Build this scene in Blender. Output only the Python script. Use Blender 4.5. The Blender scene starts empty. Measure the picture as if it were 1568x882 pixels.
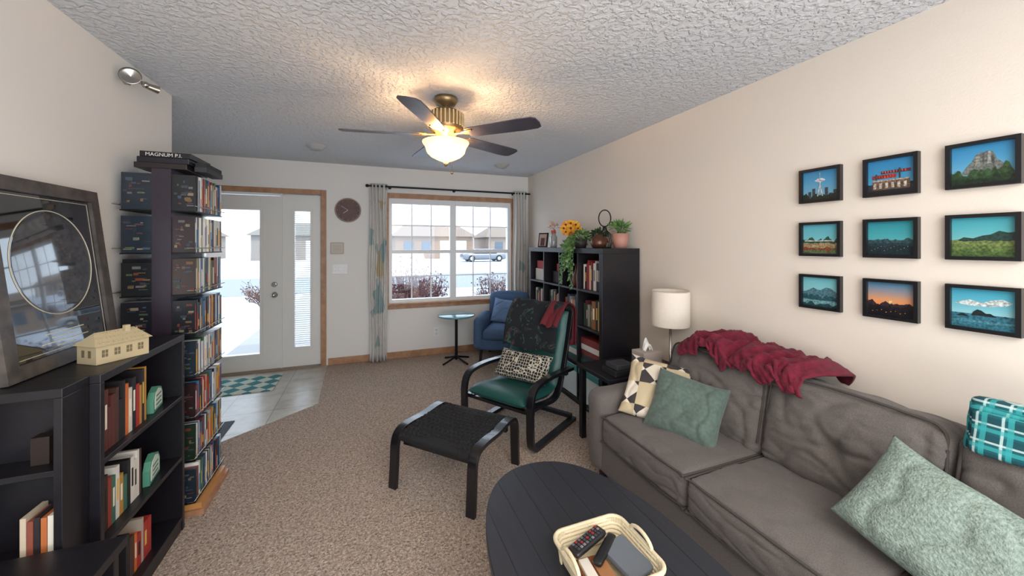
import bpy, math, random
from mathutils import Vector, Matrix, noise, Euler
random.seed(7)
pi=math.pi
def lin(h):
    h=h.lstrip('#'); o=[]
    for i in (0,2,4):
        c=int(h[i:i+2],16)/255
        o.append(c/12.92 if c<=.04045 else ((c+.055)/1.055)**2.4)
    return (*o,1)
_m={}
def M(name,col,rough=.6,metal=0,var=None,bump=None,emis=None,coat=0,spec=None,sheen=0):
    if name in _m: return _m[name]
    m=bpy.data.materials.new(name); m.use_nodes=True
    nt=m.node_tree; N=nt.nodes; L=nt.links
    p=N['Principled BSDF']
    p.inputs['Base Color'].default_value=lin(col); p.inputs['Roughness'].default_value=rough; p.inputs['Metallic'].default_value=metal
    if coat: p.inputs['Coat Weight'].default_value=coat
    if spec is not None: p.inputs['Specular IOR Level'].default_value=spec
    if sheen: p.inputs['Sheen Weight'].default_value=sheen
    tc=N.new('ShaderNodeTexCoord')
    if var:
        c2,sc,det=var[:3]
        n=N.new('ShaderNodeTexNoise'); n.inputs['Scale'].default_value=sc; n.inputs['Detail'].default_value=det
        L.new(tc.outputs['Object'],n.inputs['Vector'])
        r=N.new('ShaderNodeValToRGB'); r.color_ramp.elements[0].position=.35; r.color_ramp.elements[1].position=.65
        r.color_ramp.elements[0].color=lin(col); r.color_ramp.elements[1].color=lin(c2)
        L.new(n.outputs['Fac'],r.inputs['Fac']); L.new(r.outputs['Color'],p.inputs['Base Color'])
    if bump:
        n=N.new('ShaderNodeTexNoise'); n.inputs['Scale'].default_value=bump[0]; n.inputs['Detail'].default_value=4
        L.new(tc.outputs['Object'],n.inputs['Vector'])
        b=N.new('ShaderNodeBump'); b.inputs['Strength'].default_value=bump[1]; b.inputs['Distance'].default_value=bump[2]
        L.new(n.outputs['Fac'],b.inputs['Height']); L.new(b.outputs['Normal'],p.inputs['Normal'])
    if emis:
        p.inputs['Emission Color'].default_value=lin(emis[0]); p.inputs['Emission Strength'].default_value=emis[1]
    _m[name]=m; return m
def C(h,rough=.6): return M('paint_'+h.strip('#')+('_%d'%int(rough*100)),h,rough)
def CV(h,k=.72,sc=120):
    h=h.strip('#');d=''.join('%02x'%int(int(h[i:i+2],16)*k) for i in (0,2,4))
    return M('print_'+h,h,.35,var=(d,sc,5))

class B:
    def __init__(s): s.v=[];s.f=[];s.m=[];s.sm=[];s.mats=[]
    def add(s,vs,fs,mat,smooth=False,mtx=None):
        if mat not in s.mats: s.mats.append(mat)
        k=s.mats.index(mat); o=len(s.v)
        for v in vs:
            v=Vector(v); s.v.append(mtx@v if mtx is not None else v)
        for f in fs: s.f.append([o+i for i in f]); s.m.append(k); s.sm.append(smooth)
        return s
    def box(s,x0,x1,y0,y1,z0,z1,mat,mtx=None):
        vs=[(x,y,z) for x in (x0,x1) for y in (y0,y1) for z in (z0,z1)]
        return s.add(vs,[(0,1,3,2),(4,6,7,5),(0,4,5,1),(2,3,7,6),(0,2,6,4),(1,5,7,3)],mat,False,mtx)
    def cyl(s,p0,p1,r0,mat,r1=None,seg=16,mtx=None,smooth=True):
        r1=r0 if r1 is None else r1
        p0=Vector(p0);p1=Vector(p1);d=(p1-p0).normalized()
        a=d.orthogonal().normalized();b=d.cross(a)
        vs=[];
        for p,r in ((p0,r0),(p1,r1)):
            for i in range(seg):
                t=2*pi*i/seg; vs.append(p+a*math.cos(t)*r+b*math.sin(t)*r)
        s.add(vs,[(i,(i+1)%seg,seg+(i+1)%seg,seg+i) for i in range(seg)],mat,smooth,mtx)
        s.add(vs[:seg],[list(range(seg))],mat,False,mtx); s.add(vs[seg:],[list(range(seg))],mat,False,mtx)
        return s
    def lathe(s,prof,mat,c=(0,0,0),seg=32,mtx=None,smooth=True):
        vs=[];n=len(prof);c=Vector(c)
        for r,z in prof:
            for i in range(seg):
                t=2*pi*i/seg; vs.append(c+Vector((r*math.cos(t),r*math.sin(t),z)))
        fs=[(j*seg+i,j*seg+(i+1)%seg,(j+1)*seg+(i+1)%seg,(j+1)*seg+i) for j in range(n-1) for i in range(seg)]
        return s.add(vs,fs,mat,smooth,mtx)
    def ball(s,c,r,mat,sc=(1,1,1),seg=16,mtx=None):
        vs=[];R=10
        for j in range(R+1):
            ph=pi*j/R
            for i in range(seg):
                t=2*pi*i/seg; vs.append((c[0]+r*sc[0]*math.sin(ph)*math.cos(t),c[1]+r*sc[1]*math.sin(ph)*math.sin(t),c[2]+r*sc[2]*math.cos(ph)))
        fs=[(j*seg+i,j*seg+(i+1)%seg,(j+1)*seg+(i+1)%seg,(j+1)*seg+i) for j in range(R) for i in range(seg)]
        return s.add(vs,fs,mat,True,mtx)
    def tube(s,pts,r,mat,seg=8,closed=False,mtx=None):
        pts=[Vector(p) for p in pts];n=len(pts);vs=[]
        up=None
        for i,p in enumerate(pts):
            a=pts[(i-1)%n] if (closed or i>0) else p
            b=pts[(i+1)%n] if (closed or i<n-1) else p
            t=(b-a).normalized()
            if up is None: up=t.orthogonal().normalized()
            up=(up-t*up.dot(t)).normalized(); w=t.cross(up)
            rr=r(i/(n-1)) if callable(r) else r
            for k in range(seg):
                q=2*pi*k/seg; vs.append(p+up*math.cos(q)*rr+w*math.sin(q)*rr)
        m=n if closed else n-1
        fs=[(i*seg+k,i*seg+(k+1)%seg,((i+1)%n)*seg+(k+1)%seg,((i+1)%n)*seg+k) for i in range(m) for k in range(seg)]
        return s.add(vs,fs,mat,True,mtx)
    def ribbon(s,pts,w,t,mat,lat=(1,0,0),mtx=None,sub=6):
        P=spline(pts,sub);lat=Vector(lat);n=len(P);vs=[]
        for i,p in enumerate(P):
            T=(P[min(i+1,n-1)]-P[max(i-1,0)]).normalized();Nn=lat.cross(T).normalized()
            for a,b in ((-1,-1),(1,-1),(1,1),(-1,1)): vs.append(p+lat*w/2*a+Nn*t/2*b)
        fs=[(i*4+k,i*4+(k+1)%4,(i+1)*4+(k+1)%4,(i+1)*4+k) for i in range(n-1) for k in range(4)]
        fs+=[(0,1,2,3),(4*n-4,4*n-3,4*n-2,4*n-1)]
        return s.add(vs,fs,mat,False,mtx)
    def soft(s,c,size,mat,r=.05,puff=(0,0,0),n=10,amp=0,fr=6,mtx=None,fn=None):
        idx={};vs=[];fs=[];h=[x/2 for x in size];sd=random.random()*50
        r=min(r,min(h)*.98)
        def tt(i):
            t=2*i/n-1
            return .55*math.sin(t*pi/2)+.45*t
        def vert(p):
            k=tuple(round(x,5) for x in p)
            if k in idx: return idx[k]
            P=[p[i]*h[i] for i in range(3)];q=[max(-(h[i]-r),min(h[i]-r,P[i])) for i in range(3)]
            d=Vector([P[i]-q[i] for i in range(3)]);v=Vector(q)+(d.normalized()*r if d.length>1e-9 else d)
            for i in range(3):
                j,l=(i+1)%3,(i+2)%3
                v[i]+=p[i]*puff[i]*(1-p[j]**2)*(1-p[l]**2)
            if amp:
                v+=d.normalized()*amp*(noise.noise((v+Vector((sd,sd,0)))*fr)+.5*noise.noise((v+Vector((sd,0,sd)))*fr*2.3))
            if fn: v=fn(v,p)
            idx[k]=len(vs);vs.append(v+Vector(c));return idx[k]
        for ax in range(3):
            for sg in (-1,1):
                for i in range(n):
                    for j in range(n):
                        q=[]
                        for a,b in ((i,j),(i+1,j),(i+1,j+1),(i,j+1)):
                            p=[0,0,0];p[ax]=sg;p[(ax+1)%3]=tt(a);p[(ax+2)%3]=tt(b);q.append(vert(p))
                        fs.append(q if sg>0 else q[::-1])
        return s.add(vs,fs,mat,True,mtx)
    def grid(s,nu,nv,fn,mat,smooth=True,mtx=None):
        vs=[fn(i/nu,j/nv) for i in range(nu+1) for j in range(nv+1)]
        fs=[(i*(nv+1)+j,(i+1)*(nv+1)+j,(i+1)*(nv+1)+j+1,i*(nv+1)+j+1) for i in range(nu) for j in range(nv)]
        return s.add(vs,fs,mat,smooth,mtx)
    def done(s,name,loc=(0,0,0),rot=(0,0,0),bevel=0,solid=0,sub=0,mtx=None,parent=None):
        me=bpy.data.meshes.new(name);me.from_pydata([tuple(v) for v in s.v],[],s.f)
        for m in s.mats: me.materials.append(m)
        me.polygons.foreach_set('material_index',s.m);me.polygons.foreach_set('use_smooth',s.sm)
        import bmesh
        bm=bmesh.new();bm.from_mesh(me);bmesh.ops.recalc_face_normals(bm,faces=bm.faces);bm.to_mesh(me);bm.free()
        o=bpy.data.objects.new(name,me);bpy.context.collection.objects.link(o)
        if mtx is not None: o.matrix_world=mtx
        else: o.location=loc;o.rotation_euler=rot
        if solid:
            k=o.modifiers.new('solid','SOLIDIFY');k.thickness=solid;k.offset=0
        if bevel:
            k=o.modifiers.new('bev','BEVEL');k.width=bevel;k.segments=2;k.limit_method='ANGLE';k.angle_limit=.7
        if sub:
            k=o.modifiers.new('sub','SUBSURF');k.levels=sub;k.render_levels=sub
        if parent: o.parent=parent
        return o
def spline(pts,sub=6):
    P=[Vector(p) for p in pts];out=[]
    for i in range(len(P)-1):
        a=P[max(i-1,0)];b=P[i];c=P[i+1];d=P[min(i+2,len(P)-1)]
        for k in range(sub):
            t=k/sub
            out.append(.5*((2*b)+(c-a)*t+(2*a-5*b+4*c-d)*t*t+(-a+3*b-3*c+d)*t**3))
    out.append(P[-1]);return out
def RM(loc,z=0,x=0,y=0):
    return Matrix.Translation(Vector(loc))@Matrix.Rotation(z,4,'Z')@Matrix.Rotation(x,4,'X')@Matrix.Rotation(y,4,'Y')

# ---------------- materials
wallL=M('wall_paint_white','#e2dfda',.9,bump=(180,.15,.002))
wallR=M('wall_paint_cream','#e2d8cc',.9,bump=(120,.25,.002))
oak=M('oak_trim','#9a6f50',.45,var=('#b08562',14,3))
white=M('white_vinyl','#e6e6e6',.4)
doorw=M('door_white','#dcdad4',.45)
blackw=M('black_brown_wood','#141217',.38,var=('#1a181e',30,3))
chrome=M('brushed_metal','#b8b4ac',.25,1)
dark=M('dark_metal','#1a191b',.4,.6)
brass=M('antique_brass','#8a7656',.35,.8)

def knock():
    m=bpy.data.materials.new('ceiling_knockdown');m.use_nodes=True;N=m.node_tree.nodes;L=m.node_tree.links;p=N['Principled BSDF']
    p.inputs['Base Color'].default_value=lin('#d2d5da');p.inputs['Roughness'].default_value=.95
    tc=N.new('ShaderNodeTexCoord');n=N.new('ShaderNodeTexNoise');n.inputs['Scale'].default_value=36;n.inputs['Detail'].default_value=4;n.inputs['Distortion'].default_value=.5
    r=N.new('ShaderNodeValToRGB');r.color_ramp.elements[0].position=.44;r.color_ramp.elements[1].position=.60
    b=N.new('ShaderNodeBump');b.inputs['Strength'].default_value=.85;b.inputs['Distance'].default_value=.007
    L.new(tc.outputs['Object'],n.inputs['Vector']);L.new(n.outputs['Fac'],r.inputs['Fac']);L.new(r.outputs['Color'],b.inputs['Height']);L.new(b.outputs['Normal'],p.inputs['Normal'])
    return m
def carpet():
    m=bpy.data.materials.new('carpet_beige');m.use_nodes=True;N=m.node_tree.nodes;L=m.node_tree.links;p=N['Principled BSDF']
    p.inputs['Roughness'].default_value=1;p.inputs['Specular IOR Level'].default_value=.1
    tc=N.new('ShaderNodeTexCoord');n=N.new('ShaderNodeTexNoise');n.inputs['Scale'].default_value=95;n.inputs['Detail'].default_value=4;n.inputs['Distortion'].default_value=1
    r=N.new('ShaderNodeValToRGB');e=r.color_ramp.elements
    e[0].position=.32;e[0].color=lin('#7a6b60');e[1].position=.66;e[1].color=lin('#d3c2b3')
    k=e.new(.5);k.color=lin('#ae9c8e')
    b=N.new('ShaderNodeBump');b.inputs['Strength'].default_value=.9;b.inputs['Distance'].default_value=.010
    L.new(tc.outputs['Object'],n.inputs['Vector']);L.new(n.outputs['Fac'],r.inputs['Fac']);L.new(r.outputs['Color'],p.inputs['Base Color'])
    L.new(n.outputs['Fac'],b.inputs['Height']);L.new(b.outputs['Normal'],p.inputs['Normal'])
    return m
def brickm(name,c1,c2,mort,sc,rough,bw=1,rh=1,off=0):
    m=bpy.data.materials.new(name);m.use_nodes=True;N=m.node_tree.nodes;L=m.node_tree.links;p=N['Principled BSDF'];p.inputs['Roughness'].default_value=rough
    tc=N.new('ShaderNodeTexCoord');b=N.new('ShaderNodeTexBrick');b.inputs['Scale'].default_value=sc;b.offset=off
    b.inputs['Color1'].default_value=lin(c1);b.inputs['Color2'].default_value=lin(c2);b.inputs['Mortar'].default_value=lin(mort)
    b.inputs['Brick Width'].default_value=bw;b.inputs['Row Height'].default_value=rh;b.inputs['Mortar Size'].default_value=.012
    n=N.new('ShaderNodeTexNoise');n.inputs['Scale'].default_value=9;n.inputs['Detail'].default_value=6
    mx=N.new('ShaderNodeMix');mx.data_type='RGBA';mx.blend_type='MULTIPLY';mx.inputs['Factor'].default_value=.45
    rp=N.new('ShaderNodeValToRGB');rp.color_ramp.elements[0].position=.3;rp.color_ramp.elements[0].color=(.45,.43,.4,1);rp.color_ramp.elements[1].position=.6
    L.new(tc.outputs['Object'],n.inputs['Vector']);L.new(n.outputs['Fac'],rp.inputs['Fac']);L.new(tc.outputs['Object'],b.inputs['Vector']);L.new(b.outputs['Color'],mx.inputs['A']);L.new(rp.outputs['Color'],mx.inputs['B']);L.new(mx.outputs['Result'],p.inputs['Base Color']);return m
def checkm(name,c1,c2,sc,rotz=0,plane='xz',rough=.9):
    m=bpy.data.materials.new(name);m.use_nodes=True;N=m.node_tree.nodes;L=m.node_tree.links;p=N['Principled BSDF'];p.inputs['Roughness'].default_value=rough
    tc=N.new('ShaderNodeTexCoord');sp=N.new('ShaderNodeSeparateXYZ');cb=N.new('ShaderNodeCombineXYZ');mp=N.new('ShaderNodeMapping');mp.inputs['Rotation'].default_value=(0,0,rotz)
    ck=N.new('ShaderNodeTexChecker');ck.inputs['Scale'].default_value=sc;ck.inputs['Color1'].default_value=lin(c1);ck.inputs['Color2'].default_value=lin(c2)
    L.new(tc.outputs['Object'],sp.inputs[0]);L.new(sp.outputs['X'],cb.inputs['X']);L.new(sp.outputs['Z' if plane=='xz' else 'Y'],cb.inputs['Y']);cb.inputs['Z'].default_value=.01
    L.new(cb.outputs[0],mp.inputs['Vector']);L.new(mp.outputs[0],ck.inputs['Vector']);L.new(ck.outputs['Color'],p.inputs['Base Color']);return m
def patchm(name):
    m=checkm(name,'#d8cebc','#bfae8e',7.5,0);N=m.node_tree.nodes;L=m.node_tree.links;p=N['Principled BSDF']
    c1=[n for n in N if n.type=='TEX_CHECKER'][0];mp=[n for n in N if n.type=='MAPPING'][0]
    m2=N.new('ShaderNodeMapping');m2.inputs['Rotation'].default_value=(0,0,pi/4);m2.inputs['Location'].default_value=(.05,.02,0)
    c2=N.new('ShaderNodeTexChecker');c2.inputs['Scale'].default_value=7.5*1.4142;c2.inputs['Color1'].default_value=(0,0,0,1);c2.inputs['Color2'].default_value=(1,1,1,1)
    L.new(mp.inputs['Vector'].links[0].from_socket,m2.inputs['Vector']);L.new(m2.outputs[0],c2.inputs['Vector'])
    mul=N.new('ShaderNodeMath');mul.operation='MULTIPLY';L.new(c1.outputs['Fac'],mul.inputs[0]);L.new(c2.outputs['Color'],mul.inputs[1])
    mx=N.new('ShaderNodeMix');mx.data_type='RGBA';mx.inputs['B'].default_value=lin('#3a3636');L.new(mul.outputs[0],mx.inputs['Factor']);L.new(c1.outputs['Color'],mx.inputs['A']);L.new(mx.outputs['Result'],p.inputs['Base Color']);return m
def plaid():
    m=bpy.data.materials.new('plaid_teal');m.use_nodes=True;N=m.node_tree.nodes;L=m.node_tree.links;p=N['Principled BSDF'];p.inputs['Roughness'].default_value=.95
    tc=N.new('ShaderNodeTexCoord');col=None
    prev=lin('#0d6a71')
    for d,ph,c,lo in (('Y',0,'#0a3a44',.5),('Z',1,'#0a3a44',.5),('Y',2.2,'#b8cecb',.965),('Z',2.2,'#b8cecb',.965),('Y',4,'#2f9496',.88),('Z',4.2,'#2f9496',.88)):
        w=N.new('ShaderNodeTexWave');w.bands_direction=d;w.inputs['Scale'].default_value=6;w.inputs['Phase Offset'].default_value=ph;w.inputs['Distortion'].default_value=.2
        L.new(tc.outputs['Object'],w.inputs['Vector'])
        r=N.new('ShaderNodeValToRGB');r.color_ramp.interpolation='CONSTANT';r.color_ramp.elements[0].color=(0,0,0,1);r.color_ramp.elements[1].position=lo;r.color_ramp.elements[1].color=(.7,.7,.7,1)
        L.new(w.outputs['Fac'],r.inputs['Fac'])
        mx=N.new('ShaderNodeMix');mx.data_type='RGBA'
        L.new(r.outputs['Color'],mx.inputs['Factor'])
        if col is None: mx.inputs['A'].default_value=prev
        else: L.new(col,mx.inputs['A'])
        mx.inputs['B'].default_value=lin(c);col=mx.outputs['Result']
    L.new(col,p.inputs['Base Color']);return m
def curtainm():
    m=bpy.data.materials.new('curtain_leaf_print');m.use_nodes=True;N=m.node_tree.nodes;L=m.node_tree.links;p=N['Principled BSDF'];p.inputs['Roughness'].default_value=.95
    tc=N.new('ShaderNodeTexCoord');mp=N.new('ShaderNodeMapping');mp.inputs['Scale'].default_value=(1,.3,.55)
    v=N.new('ShaderNodeTexVoronoi');v.inputs['Scale'].default_value=11
    r=N.new('ShaderNodeValToRGB');r.color_ramp.interpolation='CONSTANT';e=r.color_ramp.elements
    e[0].color=lin('#d5d2cc');e[1].position=.6;e[1].color=lin('#a3b4b4');k=e.new(.7);k.color=lin('#d5d2cc');k=e.new(.87);k.color=lin('#c3b698')
    L.new(tc.outputs['Object'],mp.inputs[0]);L.new(mp.outputs[0],v.inputs['Vector']);L.new(v.outputs['Color'],r.inputs['Fac']);L.new(r.outputs['Color'],p.inputs['Base Color']);return m
def glassm():
    m=bpy.data.materials.new('window_glass');m.use_nodes=True;N=m.node_tree.nodes;L=m.node_tree.links;N.clear()
    o=N.new('ShaderNodeOutputMaterial');t=N.new('ShaderNodeBsdfTransparent');g=N.new('ShaderNodeBsdfGlossy');g.inputs['Roughness'].default_value=.02;x=N.new('ShaderNodeMixShader');x.inputs[0].default_value=.05
    L.new(t.outputs[0],x.inputs[1]);L.new(g.outputs[0],x.inputs[2]);L.new(x.outputs[0],o.inputs[0]);return m
glass=glassm()
CEIL=2.45
# ---------------- room shell
b=B();b.box(-2.8,2.35,-3,5.2,-.1,0,carpet());b.done('floor')
b=B();b.add([(-.45,5.05,.004),(-.42,3.86,.004),(-.985,3.38,.004),(-1.25,3.145,.004),(-2.7,3.145,.004),(-2.7,5.05,.004),(-.45,5.05,0),(-.42,3.86,0),(-.985,3.38,0),(-1.25,3.145,0),(-2.7,3.145,0),(-2.7,5.05,0)],
  [(0,1,2,3,4,5),(6,7,8,9,10,11),(0,1,7,6),(1,2,8,7),(2,3,9,8),(3,4,10,9),(4,5,11,10),(5,0,6,11)],brickm('vinyl_tile','#b3aea4','#bfb9ae','#938d84',2.6,.28));b.done('floor_entry')
b=B();b.box(-2.8,2.35,-3,5.2,CEIL,CEIL+.1,knock());b.done('ceiling')
b=B();b.box(2.2,2.35,-3,5.2,0,CEIL,wallR);b.done('wall_right')
b=B();b.box(-1.32,-1.21,-3,3.14,0,CEIL,wallL);b.done('wall_left')
b=B();b.box(-2.7,-1.32,3.03,3.14,0,CEIL,wallL);b.box(-2.8,-2.7,3.03,5.2,0,CEIL,wallL);b.done('wall_entry')
WX0,WX1,WZ0,WZ1=.26,1.93,.70,2.06
DX0,DX1,DZ=-1.90,-.52,2.06
b=B()
for x0,x1,z0,z1 in ((-2.7,DX0,0,CEIL),(DX0,DX1,DZ,CEIL),(DX1,WX0,0,CEIL),(WX0,WX1,0,WZ0),(WX0,WX1,WZ1,CEIL),(WX1,2.2,0,CEIL)):
    b.box(x0,x1,5.05,5.2,z0,z1,wallL)
b.done('wall_back')
b=B();b.box(-.44,2.19,5.035,5.05,0,.085,oak);b.done('baseboard_back',bevel=.004)
b=B();b.box(2.185,2.2,-3,5.035,0,.085,oak);b.done('baseboard_right',bevel=.004)
b=B();b.box(-1.21,-1.195,-3,3.14,0,.085,oak);b.done('baseboard_left',bevel=.004)
# trims
b=B();t=.065
b.box(WX0-t,WX0,5.03,5.05,WZ0-t,WZ1+t,oak);b.box(WX1,WX1+t,5.03,5.05,WZ0-t,WZ1+t,oak);b.box(WX0,WX1,5.03,5.05,WZ1,WZ1+t,oak);b.box(WX0,WX1,5.03,5.05,WZ0-t,WZ0,oak)
b.box(WX0-t-.02,WX1+t,4.985,5.05,WZ0-.012,WZ0+.012,oak);b.done('trim_1',bevel=.004)
b=B();t=.06
b.box(DX0-t,DX0,5.03,5.05,0,DZ+t,oak);b.box(DX1,DX1+t,5.03,5.05,0,DZ+t,oak);b.box(DX0,DX1,5.03,5.05,DZ,DZ+t,oak)
b.done('trim_2',bevel=.004)
# window
b=B()
mid=(WX0+WX1)/2
for a,c in ((WX0,mid),(mid,WX1)):
    b.box(a,a+.04,5.07,5.15,WZ0,WZ1,white);b.box(c-.04,c,5.07,5.15,WZ0,WZ1,white);b.box(a+.04,c-.04,5.07,5.15,WZ0,WZ0+.05,white);b.box(a+.04,c-.04,5.07,5.15,WZ1-.05,WZ1,white)
    zm=(WZ0+WZ1)/2-.01
    b.box(a+.04,c-.04,5.08,5.14,zm-.022,zm+.022,white)
    w=(c-a-.08)
    for k in (1,2): b.box(a+.04+w*k/3-.007,a+.04+w*k/3+.007,5.105,5.118,WZ0+.05,WZ1-.05,white)
    for zz in ((WZ0+zm)/2+.01,(WZ1+zm)/2): b.box(a+.04,c-.04,5.106,5.117,zz-.007,zz+.007,white)
    b.box(a+.04,c-.04,5.11,5.113,WZ0+.05,WZ1-.05,glass)
    b.box(a+.03,c-.03,5.055,5.085,WZ1-.07,WZ1,M('blind_white','#e9e9ea',.7))
b.done('window_1')
# door + sidelight
b=B()
x0,x1=DX0+.03,-.945
gx0,gx1,gz0,gz1=-1.67,-1.15,.21,1.86
for a,c,e,g in ((x0,gx0,.02,2.03),(gx1,x1,.02,2.03),(gx0,gx1,.02,gz0),(gx0,gx1,gz1,2.03)): b.box(a,c,5.08,5.125,e,g,doorw)
for a,c,e,g in ((gx0-.03,gx0,gz0-.03,gz1+.03),(gx1,gx1+.03,gz0-.03,gz1+.03),(gx0,gx1,gz0-.03,gz0),(gx0,gx1,gz1,gz1+.03)): b.box(a,c,5.062,5.08,e,g,doorw)
b.box(gx0,gx1,5.10,5.104,gz0,gz1,glass)
for z,r in ((1.0,.03),(.88,.034)):
    b.cyl((-1.005,5.08,z),(-1.005,5.06,z),r,chrome);
b.ball((-1.005,5.03,.88),.03,chrome);b.cyl((-1.005,5.06,.88),(-1.005,5.03,.88),.012,chrome);b.cyl((-1.005,5.06,1.0),(-1.005,5.045,1.0),.018,chrome)
b.done('door_1',bevel=.003)
b=B();sx0,sx1=-.925,DX1
g0,g1=-.80,-.635
for a,c,e,g in ((sx0,g0,.02,2.04),(g1,sx1,.02,2.04),(g0,g1,.02,.25),(g0,g1,1.86,2.04)): b.box(a,c,5.08,5.125,e,g,doorw)
for a,c,e,g in ((g0-.025,g0,.225,1.885),(g1,g1+.025,.225,1.885),(g0,g1,.225,.25),(g0,g1,1.86,1.885)): b.box(a,c,5.062,5.08,e,g,doorw)
b.box(g0,g1,5.115,5.118,.25,1.86,glass)
for i in range(64): b.box(g0,g1,5.085,5.10,.26+i*.025,.262+i*.025+.004,white)
b.done('window_2',bevel=0)
b=B();b.box(DX0,DX1,5.0,5.2,.0,.02,M('threshold','#8c7a66',.4,.3));b.box(DX0,DX0+.03,5.06,5.2,.02,DZ,doorw);b.box(x1,sx0,5.065,5.2,.02,DZ,doorw);b.box(DX0+.03,DX1,5.13,5.2,2.04,DZ,doorw);b.done('trim_3')
# clock, plates
b=B();mt=RM((-.219,5.05,1.887),0,pi/2)
b.lathe([(0,0),(.145,0),(.15,.012),(.145,.03),(.137,.03),(.135,.018)],M('clock_rim','#a08a7a',.4),mtx=mt,seg=48)
b.lathe([(0,.018),(.136,.018)],M('clock_face','#4a2f2a',.5,var=('#5c3c34',20,3)),mtx=mt,seg=48)
for i in range(12):
    a=i*pi/6;b.box(-.002,.002,.112,.124,.018,.02,C('#a89488'),mtx=mt@Matrix.Rotation(a,4,'Z'))
b.box(-.003,.003,0,.065,.02,.022,C('#c8bcae'),mtx=mt@Matrix.Rotation(2.2,4,'Z'));b.box(-.002,.002,0,.09,.022,.024,C('#c8bcae'),mtx=mt@Matrix.Rotation(1.0,4,'Z'))
b.done('wall_clock')
b=B();b.box(-.415,-.265,5.03,5.05,1.35,1.49,M('panel_beige','#b8aea0',.6));b.box(-.40,-.28,5.026,5.03,1.365,1.475,M('panel_light','#cbc4b8',.6))
for i in range(5): b.box(-.39,-.29,5.024,5.026,1.38+.018*i,1.386+.018*i,C('#a89e92'))
b.done('intercom_panel',bevel=.003)
b=B();b.box(-.40,-.225,5.042,5.05,1.105,1.225,white)
for i in range(3): b.box(-.38+.055*i,-.355+.055*i,5.032,5.042,1.145,1.185,C('#f2f2f0'))
b.done('light_switch_plate',bevel=.002)
b=B();b.box(.83,.90,5.042,5.05,.24,.36,white);b.box(.85,.88,5.038,5.042,.26,.29,C('#d0d0cc'));b.box(.85,.88,5.038,5.042,.31,.34,C('#d0d0cc'));b.done('wall_outlet',bevel=.002)
# curtains
cm=curtainm()
def curtain(x0,x1):
    b=B()
    def fn(u,v):
        x=x0+(x1-x0)*u;z=.015+(2.22-.015)*v
        return (x+.008*math.sin(v*9+u*4),4.955+.028*math.sin(u*2*pi*4.5+.4*math.sin(v*3)),z)
    b.grid(72,24,fn,cm);b.done('curtain',solid=.003)
curtain(.03,.235);curtain(1.93,2.13)
b=B();b.cyl((.0,4.955,2.19),(2.19,4.955,2.19),.011,dark);b.ball((.0,4.955,2.19),.02,dark)
for x in (.27,1.1,1.96): b.cyl((x,4.955,2.19),(x,5.05,2.19),.007,dark);b.cyl((x,5.043,2.19),(x,5.05,2.19),.02,dark)
b.done('curtain_rod')
for n,x,y in (('smoke_detector',-.476,4.2),('smoke_detector',1.55,4.36)):
    b=B();b.lathe([(0,-.045),(.05,-.045),(.065,-.03),(.068,-.02),(.085,-.015),(.09,0)],M('detector_plastic','#a8a8a7',.5),c=(x,y,CEIL));b.done(n)
# wall spotlight on left wall
b=B();c=Vector((0,0,0))
b.cyl(c,c+Vector((.02,0,0)),.04,chrome);b.cyl(c+Vector((.02,0,0)),c+Vector((.09,.02,-.01)),.012,chrome)
b.lathe([(0,0),(.02,0),(.03,.02),(.052,.06),(.056,.065),(.045,.06),(0,.05)],chrome,mtx=RM(c+Vector((.06,-.05,-.02)),.3,1.5))
b.ball(c+Vector((.10,.02,-.02)),.022,chrome);b.cyl(c+Vector((.09,.02,-.02)),c+Vector((.15,.07,-.03)),.018,chrome,r1=.028);b.done('wall_spotlight',mtx=Matrix.Translation((-1.21,2.62,2.35))@Matrix.Scale(.8,4))

# ---------------- ceiling fan
fx,fy=.495,2.52
b=B()
b.lathe([(0,CEIL),(.075,CEIL),(.078,CEIL-.02),(.06,CEIL-.05),(.02,CEIL-.06),(.02,CEIL-.085),(.085,CEIL-.09),(.115,CEIL-.11),(.12,CEIL-.15),(.115,CEIL-.19),(.12,CEIL-.2),(.1,CEIL-.225),(.075,CEIL-.24),(.06,CEIL-.26),(.05,CEIL-.27),(.05,CEIL-.3),(.0,CEIL-.3)],brass,c=(fx,fy,0))
for i in range(28):
    a=i*2*pi/28;b.box(-.004,.004,.112,.122,CEIL-.2,CEIL-.11,C('#c4b088'),mtx=Matrix.Translation((fx,fy,0))@Matrix.Rotation(a,4,'Z'))
blade=M('fan_blade_walnut','#3c3a44',.35,var=('#4a4650',8,3))
for k in range(5):
    a=math.radians(-46+72*k)
    mt=Matrix.Translation((fx,fy,CEIL-.245))@Matrix.Rotation(a,4,'Z')
    b.tube([(.07,0,.0),(.12,.0,-.005),(.17,.03,-.008),(.22,.035,-.008)],.006,brass,mtx=mt);b.tube([(.07,0,.0),(.12,.0,-.005),(.17,-.03,-.008),(.22,-.035,-.008)],.006,brass,mtx=mt)
    b.ball((.15,0,-.006),.018,brass,sc=(1.6,1.2,.3),mtx=mt);b.box(.07,.2,-.012,.012,-.008,-.002,brass,mtx=mt)
    bm_=mt@Matrix.Translation((0,0,-.01))@Matrix.Rotation(math.radians(-11),4,'X')
    out=[(.17,-.05),(.2,-.058),(.55,-.07),(.64,-.066),(.665,-.05),(.672,0),(.665,.05),(.64,.066),(.55,.07),(.2,.058),(.17,.05)]
    n=len(out);vs=[(x,y,-.003) for x,y in out]+[(x,y,.003) for x,y in out]
    b.add(vs,[list(range(n)),list(range(n,2*n))]+[(i,(i+1)%n,n+(i+1)%n,n+i) for i in range(n)],blade,mtx=bm_)
b.tube([(fx+.03,fy-.03,CEIL-.28),(fx+.035,fy-.03,CEIL-.5)],.0018,brass,seg=5);b.ball((fx+.035,fy-.03,CEIL-.51),.008,brass)
fan=b.done('ceiling_fan')
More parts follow.
